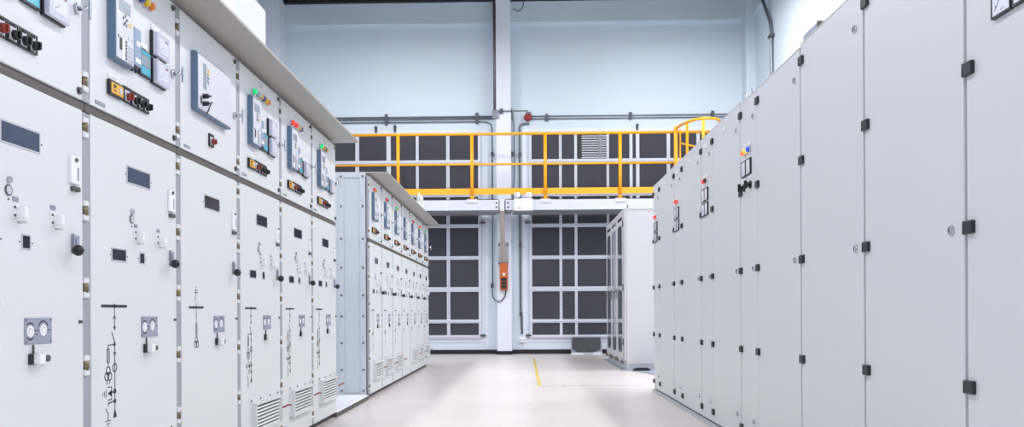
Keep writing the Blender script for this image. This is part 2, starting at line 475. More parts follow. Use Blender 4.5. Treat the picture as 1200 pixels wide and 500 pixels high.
def bar(m, p, q, w, mt='ink'):
    """flat printed line on the door between two (y, z) points"""
    (y0, z0), (y1, z1) = p, q; d = math.hypot(y1 - y0, z1 - z0); nx, nz = -(z1 - z0) / d * w * .36, (y1 - y0) / d * w * .36
    m.prism([(y0 + nx, z0 + nz), (y1 + nx, z1 + nz), (y1 - nx, z1 - nz), (y0 - nx, z0 - nz)], 'x', .0, .0012, mt)
def ring(m, y, z, r, w, n=18):
    for i in range(n):
        a, b_ = 2 * PI * i / n, 2 * PI * (i + 1) / n
        m.prism([(y + r * math.cos(a), z + r * math.sin(a)), (y + r * math.cos(b_), z + r * math.sin(b_)), (y + (r - w) * math.cos(b_), z + (r - w) * math.sin(b_)), (y + (r - w) * math.cos(a), z + (r - w) * math.sin(a))], 'x', 0, .0012, 'ink')
def dot(m, y, z, r): m.cyl((0, y, z), (.0013, y, z), r, 'ink', 12)

def diagram(parent, y, z, kind='full'):
    def full(m):
        bar(m, (-.1, 0), (.1, 0), .015); dot(m, 0, 0, .009)
        bar(m, (0, 0), (0, -.038), .005); bar(m, (-.012, -.048), (0, -.036), .004); bar(m, (.012, -.048), (0, -.036), .004)
        bar(m, (0, -.038), (0, -.086), .005); bar(m, (-.008, -.078), (0, -.09), .005); bar(m, (.008, -.078), (0, -.09), .005)
        bar(m, (-.022, -.1), (0, -.138), .005); bar(m, (0, -.136), (0, -.42), .005); dot(m, 0, -.146, .008)
        bar(m, (0, -.146), (-.05, -.148), .005); bar(m, (-.05, -.146), (-.05, -.165), .005)
        for s in (-1, 1): bar(m, (-.05 + s * .009, -.163), (-.05 + s * .009, -.213), .0035)
        bar(m, (-.061, -.163), (-.039, -.163), .003); bar(m, (-.061, -.213), (-.039, -.213), .003)
        bar(m, (-.05, -.165), (-.05, -.23), .003)
        ring(m, -.05, -.244, .017, .004); ring(m, -.061, -.265, .017, .004); ring(m, -.039, -.265, .017, .004)
        bar(m, (-.056, -.282), (-.062, -.295), .004); bar(m, (-.036, -.282), (-.042, -.295), .004)
        bar(m, (-.01, -.176), (0, -.188), .004); bar(m, (.01, -.176), (0, -.188), .004)
        ring(m, 0, -.235, .018, .004)
        dot(m, 0, -.325, .010); bar(m, (0, -.325), (-.05, -.33), .007)
        m.prism([(-.055, -.33), (-.025, -.318), (-.025, -.342)], 'x', 0, .0012, 'ink')
        for zz in (-.306, -.354): bar(m, (-.055, zz), (-.025, zz), .005)
        bar(m, (-.025, -.306), (-.025, -.354), .004)
        for i in range(3): bar(m, (-.068 - i * .011, -.315 - i * .004), (-.068 - i * .011, -.345 + i * .004), .003)
        dot(m, 0, -.362, .009); bar(m, (0, -.362), (-.05, -.366), .006); bar(m, (-.05, -.364), (-.05, -.376), .005)
        bar(m, (-.07, -.385), (-.052, -.405), .005); bar(m, (-.052, -.405), (-.052, -.43), .005)
        for i, w_ in enumerate((.02, .013, .006)): bar(m, (-.052 - w_, -.432 - i * .011), (-.052 + w_, -.432 - i * .011), .004)
        m.prism([(0, -.39), (-.014, -.425), (.014, -.425)], 'x', 0, .0012, 'ink')
    def short(m):
        bar(m, (-.09, 0), (.09, 0), .015); dot(m, 0, 0, .008)
        bar(m, (0, .0), (0, .022), .004); bar(m, (-.015, .03), (-.006, .06), .004); bar(m, (-.004, .06), (-.004, .085), .004)
        for i, w_ in enumerate((.022, .015, .007)): bar(m, (-.003 - w_, .07 + i * .013), (-.003 + w_, .07 + i * .013), .005)
        bar(m, (0, 0), (0, -.07), .003); bar(m, (-.01, -.04), (.01, -.032), .004)
        for s in (-1, 1): bar(m, (s * .009, -.075), (s * .009, -.13), .0035)
        bar(m, (-.011, -.075), (.011, -.075), .004); bar(m, (-.011, -.13), (.011, -.13), .004); bar(m, (0, -.08), (0, -.145), .003)
        ring(m, 0, -.155, .017, .004); ring(m, -.012, -.176, .017, .004); ring(m, .012, -.176, .017, .004)
    def sparse(m):
        bar(m, (-.09, 0), (.09, 0), .013); bar(m, (0, 0), (0, -.1), .004); bar(m, (-.012, -.12), (0, -.15), .005)
        bar(m, (0, -.15), (0, -.3), .004); ring(m, 0, -.24, .016, .004); bar(m, (0, -.33), (0, -.42), .004); dot(m, 0, -.36, .009)
        ring(m, -.04, -.25, .015, .004); bar(m, (-.06, -.39), (-.03, -.39), .004)
    return part('circuit_diagram', parent, 'sld' + kind, {'full': full, 'short': short, 'sparse': sparse}[kind], (0, y, z))

# ------------------------------------------------------------------ left rows of switchgear
XL = -1.567
def switchgear(Y0, pitch, label, group, lamp=None, buttons=(), meters=(), wide=False, has_vent=True, hinges='all', lcd=False, canopy_first=False, far=False, module=True):
    t = thing('switchgear_cabinet', label, 'switchgear cabinet', (XL, Y0, 0), 0, group)
    P = pitch; d0, d1 = .026, P - .03
    part('body', t, 'sgbody%.2f' % P, lambda m: (m.box((-1.3, .001, .045), (-.024, P - .001, 2.268), 'carcass'), m.box((-1.3, .001, .0), (-.05, P - .001, .045), 'dark_plinth')))
    part('canopy', t, 'canopy%.2f' % P, lambda m: (m.box((-.6, .003, 2.294), (.186, P - .003, 2.304), 'canopy'), m.box((.180, .003, 2.294), (.19, P - .003, 2.310), 'canopy', .002), m.box((-.6, .001, 2.27), (-.03, P - .001, 2.294), 'carcass')))
    part('upper_door', t, 'udoor%.2f' % P, lambda m: m.box((-.023, d0, 1.632), (0, d1, 2.266), 'paint', .003))
    part('lower_door', t, 'ldoor%.2f' % P, lambda m: m.box((-.023, d0, .047), (0, d1, 1.596), 'paint', .003))
    part('split_seal', t, 'seal%.2f' % P, lambda m: m.box((-.024, .003, 1.6), (-.008, P - .003, 1.628), 'dark_plinth'))
    zs = (2.172, 1.704, 1.54, 1.242, .966, .688, .412, .132)
    if hinges == 'all':
        for z in zs: hinge(t, -.008, z)
    part('hinge_strip', t, 'hstrip', lambda m: (m.box((-.02, -.0295, .05), (-.005, .024, 1.594), 'strip'), m.box((-.02, -.0295, 1.634), (-.005, .024, 2.264), 'strip')))
    # upper door
    if wide: relay(t, .145, 1.838, True); selector(t, .36, 1.708, 'switchred')
    else:
        relay(t, .15, 1.838)
        if module: comm_module(t, .312, 1.862)
        position_indicator(t, .146, 1.702)
        selector(t, .268, 1.704, 'switchred'); selector(t, .331, 1.703, 'black', .056); selector(t, .389, 1.703, 'black', .05)
        if not far: selector(t, .441, 1.703, 'black', .046)
    if lcd: display(t, .398, 1.848)
    for z in meters: meter(t, .51, z)
    ys = (.245, .325, .365, .408, .455, .50)
    for y, c in zip(ys, ((lamp,) if lamp else ()) + tuple(buttons)): button(t, y, 2.158, c, c == lamp)
    if lamp: part('nameplate', t, 'nplate', lambda m: (m.box((0, 0, 0), (.003, .155, .048), 'white'), *[m.box((.003, .015, .009 + i * .012), (.0034, .14 - .02 * (i % 2), .013 + i * .012), 'smallgrey') for i in range(3)]), (0, .315, 2.206))
    latch(t, P - .065, 1.945)
    bolt_head(t, P - .052, 1.66); bolt_head(t, P - .058, 2.24)
    part('maker_tag', t, 'mtag', lambda m: m.box((0, 0, 0), (.003, .07, .012), 'smallgrey'), (0, .06, 1.645)) if not far else part('maker_tag', t, 'mtagf', lambda m: (m.box((0, 0, 0), (.003, .15, .036), 'lcdteal', .001), m.box((.003, .012, .006), (.0036, .138, .03), 'white')), (0, .53, 1.648))
    # lower door
    rounded_window(t, .304, 1.394, .504, 1.456, 'windowbay' if Y0 < 3.5 else 'darkglass')
    card_holder(t, P - .118, 1.325)
    lever(t, P - .112, 1.085)
    bolt_head(t, P - .055, .845, r=.005)
    interlock_plate(t, .418, .776); lock(t, .438, .712)
    if wide:
        diagram(t, .197, .902, 'short')
    else:
        keyhole(t, .34, 1.25); hasp(t, .36, 1.168); hasp(t, .566, 1.168)
        rounded_window(t, .179, 1.078, .29, 1.122, 'darkglass'); rounded_window(t, .409, 1.079, .45, 1.12, 'darkglass')
        diagram(t, .197, .902, 'sparse' if far else 'full')
    if has_vent: vent(t, .17, .16, P - .245)
    return t

NEAR = 'switchgear cabinets in the near left row'
FAR = 'switchgear cabinets in the far left row'
B0, P0 = 2.166, .8
std = ('buttonwhite', 'buttonyellow', 'buttonblue', 'buttonyellow', 'buttonorange')
near_specs = [
    dict(label='nearest grey switchgear cabinet, its upper part cut off by the left edge of the photo', lamp='lampgreen', buttons=std, meters=(1.845, 1.957), lcd=True),
    dict(label='grey switchgear cabinet with two stacked meters, second from the left edge of the photo', lamp='lampgreen', buttons=std, meters=(1.842, 1.957), lcd=True),
    dict(label='grey switchgear cabinet with a wide blue-rimmed relay and one switch, third from the left edge', wide=True, has_vent=False),
    dict(label='grey switchgear cabinet with lit green lamp and two meters, just beyond the wide-relay one', lamp='lampgreen', buttons=std, meters=(1.844, 1.957), lcd=True),
    dict(label='grey switchgear cabinet with lit red lamp, last but one in the near left row', lamp='lampred', buttons=('lampred', 'buttonwhite', 'buttonyellow', 'buttonblue'), meters=(1.842,), lcd=True),
    dict(label='green-lamp grey switchgear cabinet ending the near left row, beside the floor gap', lamp='lampgreen', buttons=('buttonyellow', 'buttonblue', 'buttonyellow'), meters=(1.842,), lcd=True)]
near = []
for i, s in enumerate(near_specs):
    t = switchgear(B0 + P0 * i, P0, group=NEAR, **s); near.append(t)
    if i >= 3: strap(t, .735, .262)
FB, FP = 8.452, .757
far_specs = [
    dict(label='first switchgear cabinet of the far left row, with bolted end panel facing the gap', lamp='lampred', buttons=('buttonyellow',)),
    dict(label='second switchgear cabinet of the far left row, lit red lamp beside a green-lamp one', lamp='lampred', buttons=('buttondark',)),
    dict(label='third switchgear cabinet of the far left row, lit green lamp', lamp='lampgreen', buttons=('buttonyellow',)),
    dict(label='fourth switchgear cabinet of the far left row, no lamp and no vent grille', has_vent=False),
    dict(label='fifth switchgear cabinet of the far left row, lit red lamp beyond the one without grille', lamp='lampred', buttons=('buttondark',)),
    dict(label='sixth switchgear cabinet of the far left row, red lamp, last but one', lamp='lampred', buttons=('buttonyellow',)),
    dict(label='last switchgear cabinet of the far left row, lit green lamp, nearest the back wall', lamp='lampgreen', buttons=())]
for i, s in enumerate(far_specs):
    t = switchgear(FB + FP * i, FP, group=FAR, far=True, lcd=(i != 3), hinges='all' if i == 0 else 'none', **s)
    if i != 3: strap(t, .70, .262)
    if i == 0:
        e = part('end_panel', t, None, lambda m: (m.box((-1.3, -.05, .047), (-.03, -.003, 2.29), 'endpanel'),
                 m.box((-.085, -.062, .047), (-.028, -.05, 2.29), 'endpanel', .003), m.box((-1.3, -.062, 2.235), (-.085, -.05, 2.29), 'endpanel', .003),
                 m.box((-.30, -.062, .047), (-.245, -.05, 2.235), 'endpanel', .003), m.box((-1.3, -.062, .047), (-.30, -.05, .10), 'endpanel', .003)))
        for x in (-.052, -.272, -.62):
            for z in (.09, .30, .57, .84, 1.05, 1.33, 1.62, 1.95, 2.25):
                bo = bolt_head(e, 0, 0, r=.0085); bo.location = (x, -.062, z); bo.rotation_euler = (0, 0, -PI / 2)
solo('sign_plate', 'small white plate with grey marks standing on the far row canopy edge', 'sign',
     lambda m: (m.box((-1.384, 10.95, 2.310), (-1.380, 11.5, 2.455), 'white', .001), m.box((-1.38, 11.02, 2.35), (-1.3795, 11.1, 2.42), 'smallgrey'), m.box((-1.38, 11.16, 2.385), (-1.3795, 11.4, 2.40), 'smallgrey'), m.box((-1.38, 11.16, 2.345), (-1.3795, 11.34, 2.36), 'smallgrey')))
# white duct standing on the end cabinet of the near row
def _duct(m):
    m.box((-2.95, 6.17, 2.306), (-2.15, 6.955, 3.40), 'white', .006)
    m.box((-2.97, 6.155, 2.306), (-2.14, 6.965, 2.33), 'carcass')
solo('pressure_relief_duct', 'tall plain white box duct standing on top of the near left row', 'duct', _duct)
# white ribbed plate over the cable trench between the two rows
def _ribs(m):
    m.box((-3.0, 6.97, .0), (XL - .004, 8.385, .04), 'dark_plinth'); m.box((-3.0, 6.972, .04), (XL, 8.383, .046), 'rib')
    n = 24
    for i in range(n):
        y = 7.0 + (8.36 - 7.0) * i / (n - 1); m.box((-2.98, y - .011, .046), (XL - .02, y + .011, .052), 'rib', .002)
solo('trench_cover', 'white ribbed floor plate in the gap between the two left rows', 'floor plate', _ribs)

# ------------------------------------------------------------------ right row of tall cabinets
XR = 1.422
def black_hinge(parent, y, z):
    return part('hinge', parent, 'bhinge', lambda m: (m.box((-.004, -.012, -.021), (.014, .045, .021), 'hingeblack', .003), m.cyl((.008, -.003, -.021), (.008, -.003, .021), .0075, 'hingeblack', 12)), (0, y, z))
def quarter_lock(parent, y, z):
    return part('lock', parent, 'qlock', lambda m: (m.cyl((0, 0, 0), (.006, 0, 0), .0165, 'chrome', 20), m.cyl((.006, 0, 0), (.010, 0, 0), .011, 'chrome', 16), m.box((.010, -.0025, -.009), (.0106, .0025, .009), 'black')), (0, y, z))
def emblem(parent, y, z):
    return part('nameplate', parent, 'emb', lambda m: (m.box((0, 0, 0), (.002, .10, .05), 'paint_right', .0008), *[m.box((.002, .012 + .028 * i, .016), (.0045, .030 + .028 * i, .042), 'white', .001) for i in range(3)], m.box((.002, .012, .006), (.0026, .088, .009), 'smallgrey')), (0, y, z))
def panel_meter(parent, y, z):
    r = part('meter', parent, 'pm', lambda m: (m.frame(0, .1, 0, .1, .0055, 0, .012, 'black'), m.box((0, .006, .006), (.004, .094, .094), 'black')), (0, y, z))
    part('dial', r, 'pmd', lambda m: (m.box((.004, .007, .007), (.011, .093, .093), 'meterface'), m.box((.011, .02, .03), (.0115, .03, .035), 'smallgrey'), m.box((.011, .05, .015), (.0115, .07, .018), 'smallgrey'), m.tube([(.0118, .02, .02), (.0118, .05, .055)], .0006, 'dots', 5)))
    return r
HZ = (2.145, 1.638, 1.134, .625, .117)
def door(parent, y0, y1, top, key):
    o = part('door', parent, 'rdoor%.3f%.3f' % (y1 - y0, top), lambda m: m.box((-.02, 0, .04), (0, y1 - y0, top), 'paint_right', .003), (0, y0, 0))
    for z in HZ: black_hinge(o, .004, z)
    for z in (2.073, 1.135, .187): quarter_lock(o, y1 - y0 - .078, z)
    return o
def tall_cabinet(Ynear, Yfar, label, split=None, top=2.235, lamps=(), meters=(), knobs=False, wide_m=None, emblems=True):
    W = Yfar - Ynear
    t = thing('control_cabinet', label, 'electrical cabinet', (XR, Yfar, 0), PI, 'tall grey cabinets in the right row')
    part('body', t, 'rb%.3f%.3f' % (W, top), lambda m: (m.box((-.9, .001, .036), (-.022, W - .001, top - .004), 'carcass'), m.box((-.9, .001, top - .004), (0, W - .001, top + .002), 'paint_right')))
    part('plinth', t, 'rp%.3f' % W, lambda m: (m.box((-.9, .0, 0), (.022, W, .026), 'plinth'), m.box((-.9, .001, .026), (-.012, W - .001, .04), 'gap')))
    if split:
        door(t, .008, split - .002, top - .006, 'n'); door(t, split + .002, W - .008, top - .006, 'w')
        if emblems: emblem(t, .15, 2.13); emblem(t, split + .33, 2.13)
    else:
        door(t, .009, W - .009, top - .006, 's')
    c = .185
    for i, l in enumerate(lamps):
        button(t, c + (i - (len(lamps) - 1) / 2) * .062, 1.885, l, l.startswith('lamp'))
    if lamps:
        for dy in (-.075, .02): tagplate(t, c + dy, 1.918, .055, .018)
    for z in meters:
        for dy in (-.117, -.006): panel_meter(t, c + dy, z); tagplate(t, c + dy + .02, z + .104, .05, .012)
    if knobs:
        for dy in (-.075, .075):
            s = part('selector_switch', t, 'rsel', lambda m: (m.cyl((0, 0, 0), (.010, 0, 0), .024, 'black', 18), m.cyl((.010, 0, 0), (.024, 0, 0), .015, 'black', 14)), (0, c + dy, 1.662))
            part('handle', s, 'rselh', lambda m: m.box((.024, -.007, -.026), (.044, .007, .026), 'black', .004))
            tagplate(t, c + dy - .03, 1.703, .055, .016)
    if wide_m:
        for dy in (0, .109): panel_meter(t, wide_m + dy, 1.742)
    return t
tall_cabinet(1.925, 2.726, 'nearest tall grey cabinet at the right edge, with two black-framed meters near the top', wide_m=.171)
tall_cabinet(2.726, 3.526, 'plain tall grey cabinet with one blank door, second from the right edge')
tall_cabinet(3.526, 4.326, 'plain tall grey blank-door cabinet carrying an upright grey plate on its top edge', top=2.235)
tall_cabinet(4.326, 5.524, 'tall grey cabinet with orange, yellow and blue lamps and two black knobs', .4, 2.222, ('lamporange', 'lampyellow', 'lampblue'), (1.73,), True, emblems=False)
tall_cabinet(5.524, 6.74, 'tall grey cabinet with one lit and one unlit red lamp above four meters', .405, 2.24, ('lampred', 'buttondark'), (1.73, 1.616))
tall_cabinet(6.74, 7.95, 'tall grey cabinet with two red lamps, last but one in the right row', .4, 2.24, ('lampred', 'lampred'), (1.73, 1.616))
tall_cabinet(7.95, 9.19, 'last tall grey cabinet of the right row, two red lamps, facing the yellow floor line', .4, 2.24, ('lampred', 'lampred'), (1.73, 1.616))
solo('cable_tray_stub', 'short grey metal plate standing upright on top of the right row', 'metal plate',
     lambda m: (m.box((XR + .012, 4.11, 2.237), (XR + .018, 4.31, 2.275), 'plategrey'), m.box((XR + .012, 4.105, 2.237), (XR + .06, 4.112, 2.282), 'dark_plinth'), m.box((XR + .012, 4.11, 2.237), (XR + .08, 4.31, 2.241), 'plategrey')))
def _eye(m):
    m.cyl((XR + .03, 5.49, 2.224), (XR + .03, 5.49, 2.236), .014, 'chrome', 14)
    m.tube([(XR + .03 + .004 * math.sin(a), 5.49 + .017 * math.sin(a), 2.262 + .026 * math.cos(a)) for a in [PI + 2 * PI * i / 20 for i in range(21)]], .0055, 'chrome', 8)
solo('lifting_eye', 'small chrome lifting ring on top of the cabinet with the blue lamp', 'lifting eye', _eye)
solo('wire_stub', 'short grey wire sticking up from the cabinet top beside the lifting ring', 'wire',
     lambda m: m.tube([(XR + .03, 5.33, 2.222), (XR + .03, 5.335, 2.27), (XR + .03, 5.355, 2.31)], .005, 'plategrey', 7))

# ------------------------------------------------------------------ glass-door cabinet beyond the right row
XG, G0 = 1.5, 12.45
t = thing('glass_door_cabinet', 'white cabinet with three tall narrow glass doors, standing beyond the right row', 'cabinet', (XG, 15.23, 0), PI)
W = 15.23 - G0
def _gb(m):
    m.box((-1.0, .0, .1), (-.96, W, 2.40), 'gcab'); m.box((-1.0, W - .03, .1), (-.025, W, 2.40), 'gcab', .003)
    m.box((-1.0, .0, .1), (-.025, .03, 2.40), 'gcab'); m.box((-1.0, 0, 2.37), (-.0, W, 2.415), 'gcab', .003); m.box((-1.0, 0, .1), (-.025, W, .14), 'gcab')
    for y in (.84, 1.67): m.box((-.9, y - .02, .1), (-.03, y + .02, 2.37), 'carcass')
    m.box((-.022, W - .2, .14), (-.002, W - .002, 2.37), 'gcab', .003)
part('body', t, None, _gb)
part('plinth', t, None, lambda m: (m.box((-1.0, .02, .012), (-.02, W - .005, .1), 'plinth'), m.box((-1.0, -.15, 0), (.04, W + .0, .012), 'plategrey')))
def rrect(y0, y1, z0, z1, n=6):
    r = (y1 - y0) / 2 * .4; pts = []
    for cy, cz, a0 in ((y1 - r, z1 - r, 0), (y0 + r, z1 - r, PI / 2), (y0 + r, z0 + r, PI), (y1 - r, z0 + r, 1.5 * PI)):
        pts += [(cy + r * math.cos(a0 + PI / 2 * i / n), cz + r * math.sin(a0 + PI / 2 * i / n)) for i in range(n + 1)]
    return pts
def door_leaf(m, w):
    """door sheet with a long round-ended opening and a slot above it"""
    y0, y1, z0, z1 = .15, w - .10, .24, 2.21
    x0, x1 = -.012, 0
    m.box((x0, .003, .12), (x1, y0, 2.36), 'gcab'); m.box((x0, y1, .12), (x1, w - .003, 2.36), 'gcab')
    m.box((x0, y0, .12), (x1, y1, z0), 'gcab'); m.box((x0, y0, z1), (x1, y1, 2.275), 'gcab'); m.box((x0, y0, 2.325), (x1, y1, 2.36), 'gcab')
    r = (y1 - y0) / 2 * .4; n = 6
    for cy, cz, a0, ky, kz in ((y1 - r, z1 - r, 0, y1, z1), (y0 + r, z1 - r, PI / 2, y0, z1), (y0 + r, z0 + r, PI, y0, z0), (y1 - r, z0 + r, 1.5 * PI, y1, z0)):
        arc = [(cy + r * math.cos(a0 + PI / 2 * i / n), cz + r * math.sin(a0 + PI / 2 * i / n)) for i in range(n + 1)]
        m.prism(arc + [(ky, kz)], 'x', x0, x1, 'gcab')
for i in range(3):
    y = .03 + i * .83
    dr = part('door', t, 'gdoor', lambda m: door_leaf(m, .83), (0, y, 0))
    part('pane', dr, 'gpane', lambda m: (m.prism(rrect(.145, .735, .235, 2.215), 'x', -.004, -.001, 'glass'), m.box((-.004, .15, 2.27), (-.001, .73, 2.33), 'darkglass')))
    part('handle', dr, 'ghandle', lambda m: (m.box((0, .05, 1.08), (.012, .075, 1.24), 'bolt', .003), m.box((.012, .055, 1.2), (.045, .07, 1.225), 'bolt', .002), m.box((.036, .052, 1.09), (.047, .073, 1.225), 'bolt', .003)))
    for yy, zz in ((.1, .12), (.73, .12)): part('latch', dr, 'glatch%.2f' % yy, lambda m: (m.cyl((.004, yy, zz - .03), (.004, yy, zz + .03), .018, 'brass', 12), m.box((0, yy - .04, zz - .035), (.012, yy + .02, zz - .015), 'brass')))
for z in (.42, 1.24, 2.2): part('hinge', t, 'ghinge', lambda m: m.cyl((.004, 0, -.05), (.004, 0, .05), .011, 'bolt', 10), (0, W - .21, z))
def _eq(m):
    for i in range(3):
        for j in range(7):
            z = .3 + j * .27
            m.box((-.8, .06 + i * .83, z), (-.22, .80 + i * .83, z + .2), 'dots', .004)
            m.box((-.22, .12 + i * .83, z + .06), (-.215, .5 + i * .83, z + .14), 'smallgrey')
part('equipment', t, None, _eq)
part('lifting_eye', t, None, lambda m: (m.cyl((-.05, W - .04, 2.415), (-.05, W - .04, 2.43), .012, 'bolt', 10), m.tube([(-.05 + .0 * a, W - .04 + .014 * math.sin(a), 2.45 + .02 * math.cos(a)) for a in [PI + 2 * PI * k / 14 for k in range(15)]], .005, 'bolt', 6)))
solo('floor_plate', 'flat bluish grey steel plate on the floor between right row and white cabinet', 'floor plate', lambda m: m.prism([(1.57, 12.43), (1.80, 11.55), (2.7, 11.55), (2.7, 12.43)], 'z', 0, .012, 'plategrey'))
solo('cable_clamp', 'flat black bar lying at the foot of the white glass-door cabinet', 'black bar', lambda m: (m.box((1.60, 12.25, .012), (1.84, 12.36, .04), 'black', .006), m.box((1.63, 12.24, .04), (1.81, 12.34, .052), 'black', .004)))

# ------------------------------------------------------------------ filter screens in the back wall
ROWS = [(.40, .65), (.725, 1.31), (1.41, 1.985), (2.06, 2.655), (2.73, 3.30), (3.40, 3.985), (4.08, 4.63)]
def screen(label, cols, skip=None, holes=()):
    x0, x1 = cols[0][0] - .06, cols[-1][1] + .06
    t = thing('filter_screen', label, 'filter screen', (0, WB, 0))
    def fr(m):
        for z0, z1 in ((.325, .40), *[(a[1], b[0]) for a, b in zip(ROWS, ROWS[1:])], (4.63, 4.665)):
            m.box((x0, -.05, z0), (x1, -.004, z1), 'alu', .003)
            m.box((x0, -.062, z0 + (z1 - z0) * .35), (x1, -.05, z0 + (z1 - z0) * .55), 'alu')
        edges = [(x0, cols[0][0])] + [(a[1], b[0]) for a, b in zip(cols, cols[1:])] + [(cols[-1][1], x1)]
        for k, (a, b) in enumerate(edges):
            m.box((a, -.045, .325), (b, -.004, 4.665), 'alu', .003)
            if k in holes:
                for i in range(70): m.box(((a + b) / 2 - .007, -.0465, .75 + i * .055), ((a + b) / 2 + .007, -.045, .77 + i * .055), 'slot')
    part('frame', t, None, fr)
    for i, (a, b) in enumerate(cols):
        for j, (z0, z1) in enumerate(ROWS):
            if skip == (i, j):
                lv = part('louver', t, None, lambda m: [m.box((a, -.01, z0), (b, -.004, z1), 'black')] + [m.box((a + .10, -.03, z0 + .02 + k * .05), (b, -.012, z0 + .04 + k * .05), 'louver', rot=('X', -.6)) for k in range(11)] + [m.box((a + .45, -.038, z0), (a + .51, -.03, z1), 'slot')])
                continue
            part('filter_panel', t, 'fp%.3f%.3f' % (b - a, z1 - z0), lambda m: m.box((0, -.022, 0), (b - a, -.004, z1 - z0), 'filter'), (a, 0, z0))
    for z in (2.76, .39):
        part('clip', t, 'clip', lambda m: (m.box((-.02, -.055, -.02), (.11, -.04, .02), 'bolt'), m.box((.03, -.07, -.035), (.06, -.04, .035), 'bolt')), (x1 - .02 if cols[0][0] < -1 else x0 - .07, 0, z))
    return t
screen('large dark filter screen in white frame on the back wall, left of the column', [(-4.15, -3.54), (-3.46, -2.88), (-2.79, -2.26), (-2.2, -1.62), (-1.55, -.95)], holes=(4,))
screen('large dark filter screen right of the column, one panel missing over white slats', [(.177, .751), (.808, 1.07), (1.128, 1.744), (1.797, 2.225), (2.288, 2.359), (2.431, 3.0), (3.07, 3.62), (3.69, 4.25)], skip=(2, 6), holes=(1, 3))
# a loose filter panel leaning against the wall
def _loose(m):
    w, h = .64, .40
    m.box((0, 0, 0), (w, .03, .045), 'alu', .003); m.box((0, 0, .045), (.022, .03, h - .02), 'smallgrey', .003); m.box((w - .022, 0, .045), (w, .03, h - .02), 'smallgrey', .003)
    m.box((0, 0, h - .02), (w, .03, h), 'slot', .003)
    m.box((.022, .012, .045), (w - .022, .026, h - .02), 'smallgrey')
    c = [(.024, .13), (.12, .06), (.30, .046), (.46, .05), (.60, .11), (.616, .30), (.60, h - .022), (.04, h - .022), (.024, .30)]
    m.prism(c, 'y', .002, .012, 'mesh')
    m.tube([(.05, .0, .15), (.14, -.002, h - .03)], .004, 'black', 6); m.tube([(.47, 0, h - .03), (.6, -.002, .2)], .004, 'black', 6); m.tube([(.22, 0, h - .04), (.36, -.002, .08)], .003, 'black', 6)
    m.box((.25, -.002, .006), (.45, 0, .026), 'slot')
solo('loose_filter_panel', 'loose dark mesh filter panel leaning on the wall beside the white cabinet', 'filter panel', _loose, loc=(.965, 17.19, 0), rot=(math.radians(-24), 0, 0))

# ------------------------------------------------------------------ walkway platform, guardrail, ladder cage
YP = 16.6
t = thing('walkway', 'raised white steel walkway running along the back wall', 'walkway', (0, YP, 2.89))
def _beam(m):
    [(m.box((a, 0, .0), (b_, .012, .23), 'beamwhite'), m.box((a, 0, .0), (b_, .09, .012), 'beamwhite'), m.box((a, 0, .218), (b_, .09, .23), 'beamwhite')) for a, b_ in ((-4.6, -.492), (-.352, 3.9))]
    m.box((-.56, .02, .02), (-.28, .03, .21), 'gap')
part('beam', t, None, _beam)
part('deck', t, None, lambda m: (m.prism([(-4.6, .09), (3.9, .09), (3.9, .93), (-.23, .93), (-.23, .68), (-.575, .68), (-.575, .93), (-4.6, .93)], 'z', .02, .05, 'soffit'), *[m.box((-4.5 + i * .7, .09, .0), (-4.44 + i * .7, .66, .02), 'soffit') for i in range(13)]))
part('splice_plate', t, None, lambda m: m.box((-.472, -.012, .0), (-.376, .02, .235), 'beamwhite', .002))
for x in (-.535, -.308):
    for z in (.07, .155): bo = bolt_head(t, 0, 0, r=.017); bo.location = (x, .0, z); bo.rotation_euler = (0, 0, -PI / 2)
part('brace', t, None, lambda m: (m.prism([(.0, .0), (.06, .0), (.66, -.98), (.6, -.98)], 'x', -.475, -.375, 'steelbrace'),))
pl = part('wall_plate', t, None, lambda m: (m.box((-.53, .676, -1.04), (-.31, .70, -.57), 'plinth', .003)))
for x in (-.5, -.34):
    for z in (-1.0, -.62): bo = bolt_head(pl, 0, 0, r=.017); bo.location = (x, .676, z); bo.rotation_euler = (0, 0, -PI / 2)
t = thing('guardrail', 'yellow guardrail with toe board along the raised walkway', 'guardrail', (0, YP + .03, 3.12))
part('top_rail', t, None, lambda m: m.tube([(-4.6, 0, 1.302), (3.95, 0, 1.302)], .027, 'safety', 12))
part('mid_rail', t, None, lambda m: m.tube([(-4.6, 0, .70), (3.0, 0, .70)], .021, 'safety', 12))
part('toe_board', t, None, lambda m: m.box((-4.6, .02, .105), (3.9, .03, .225), 'safety'))
for x in (-3.97, -2.495, -1.02, .437, 1.92):
    po = part('post', t, 'post', lambda m: m.cyl((0, 0, 0), (0, 0, 1.302), .034, 'safety', 14), (x, -.005, 0))
    part('foot', po, 'postfoot', lambda m: (m.box((-.11, -.035, -.012), (.11, .03, .0), 'alu', .002), m.box((-.11, -.045, -.07), (.11, -.03, -.0), 'alu', .002), *[m.cyl((s * .07, -.005, -.0), (s * .07, -.005, .022), .016, 'orange', 8) for s in (-1, 1)], m.cyl((0, 0, 0), (0, 0, .05), .04, 'safety', 14)))
t = thing('ladder_cage', 'yellow hooped ladder cage at the right end of the walkway', 'ladder cage', (3.45, YP - .02, 3.12))
def hoop(m, z, z2):
    m.tube([(-.42 * math.cos(a), -.02 - .85 * math.sin(a), z + (z2 - z) * math.sin(a)) for a in [PI * i / 22 for i in range(23)]], .026, 'safety', 10)
part('hoop', t, None, lambda m: hoop(m, 1.36, 1.36))
part('hoop', t, None, lambda m: hoop(m, .62, .62))
for k, x in enumerate((-.44, .44)): part('post', t, 'lpost', lambda m: (m.box((-.035, -.03, 0), (.035, .03, 1.40), 'safety', .006)), (x, 0, 0))
part('post', t, 'lpost2', lambda m: m.tube([(0, 0, 0), (0, 0, 1.34)], .016, 'safety', 8), (-.36, -.05, 0))
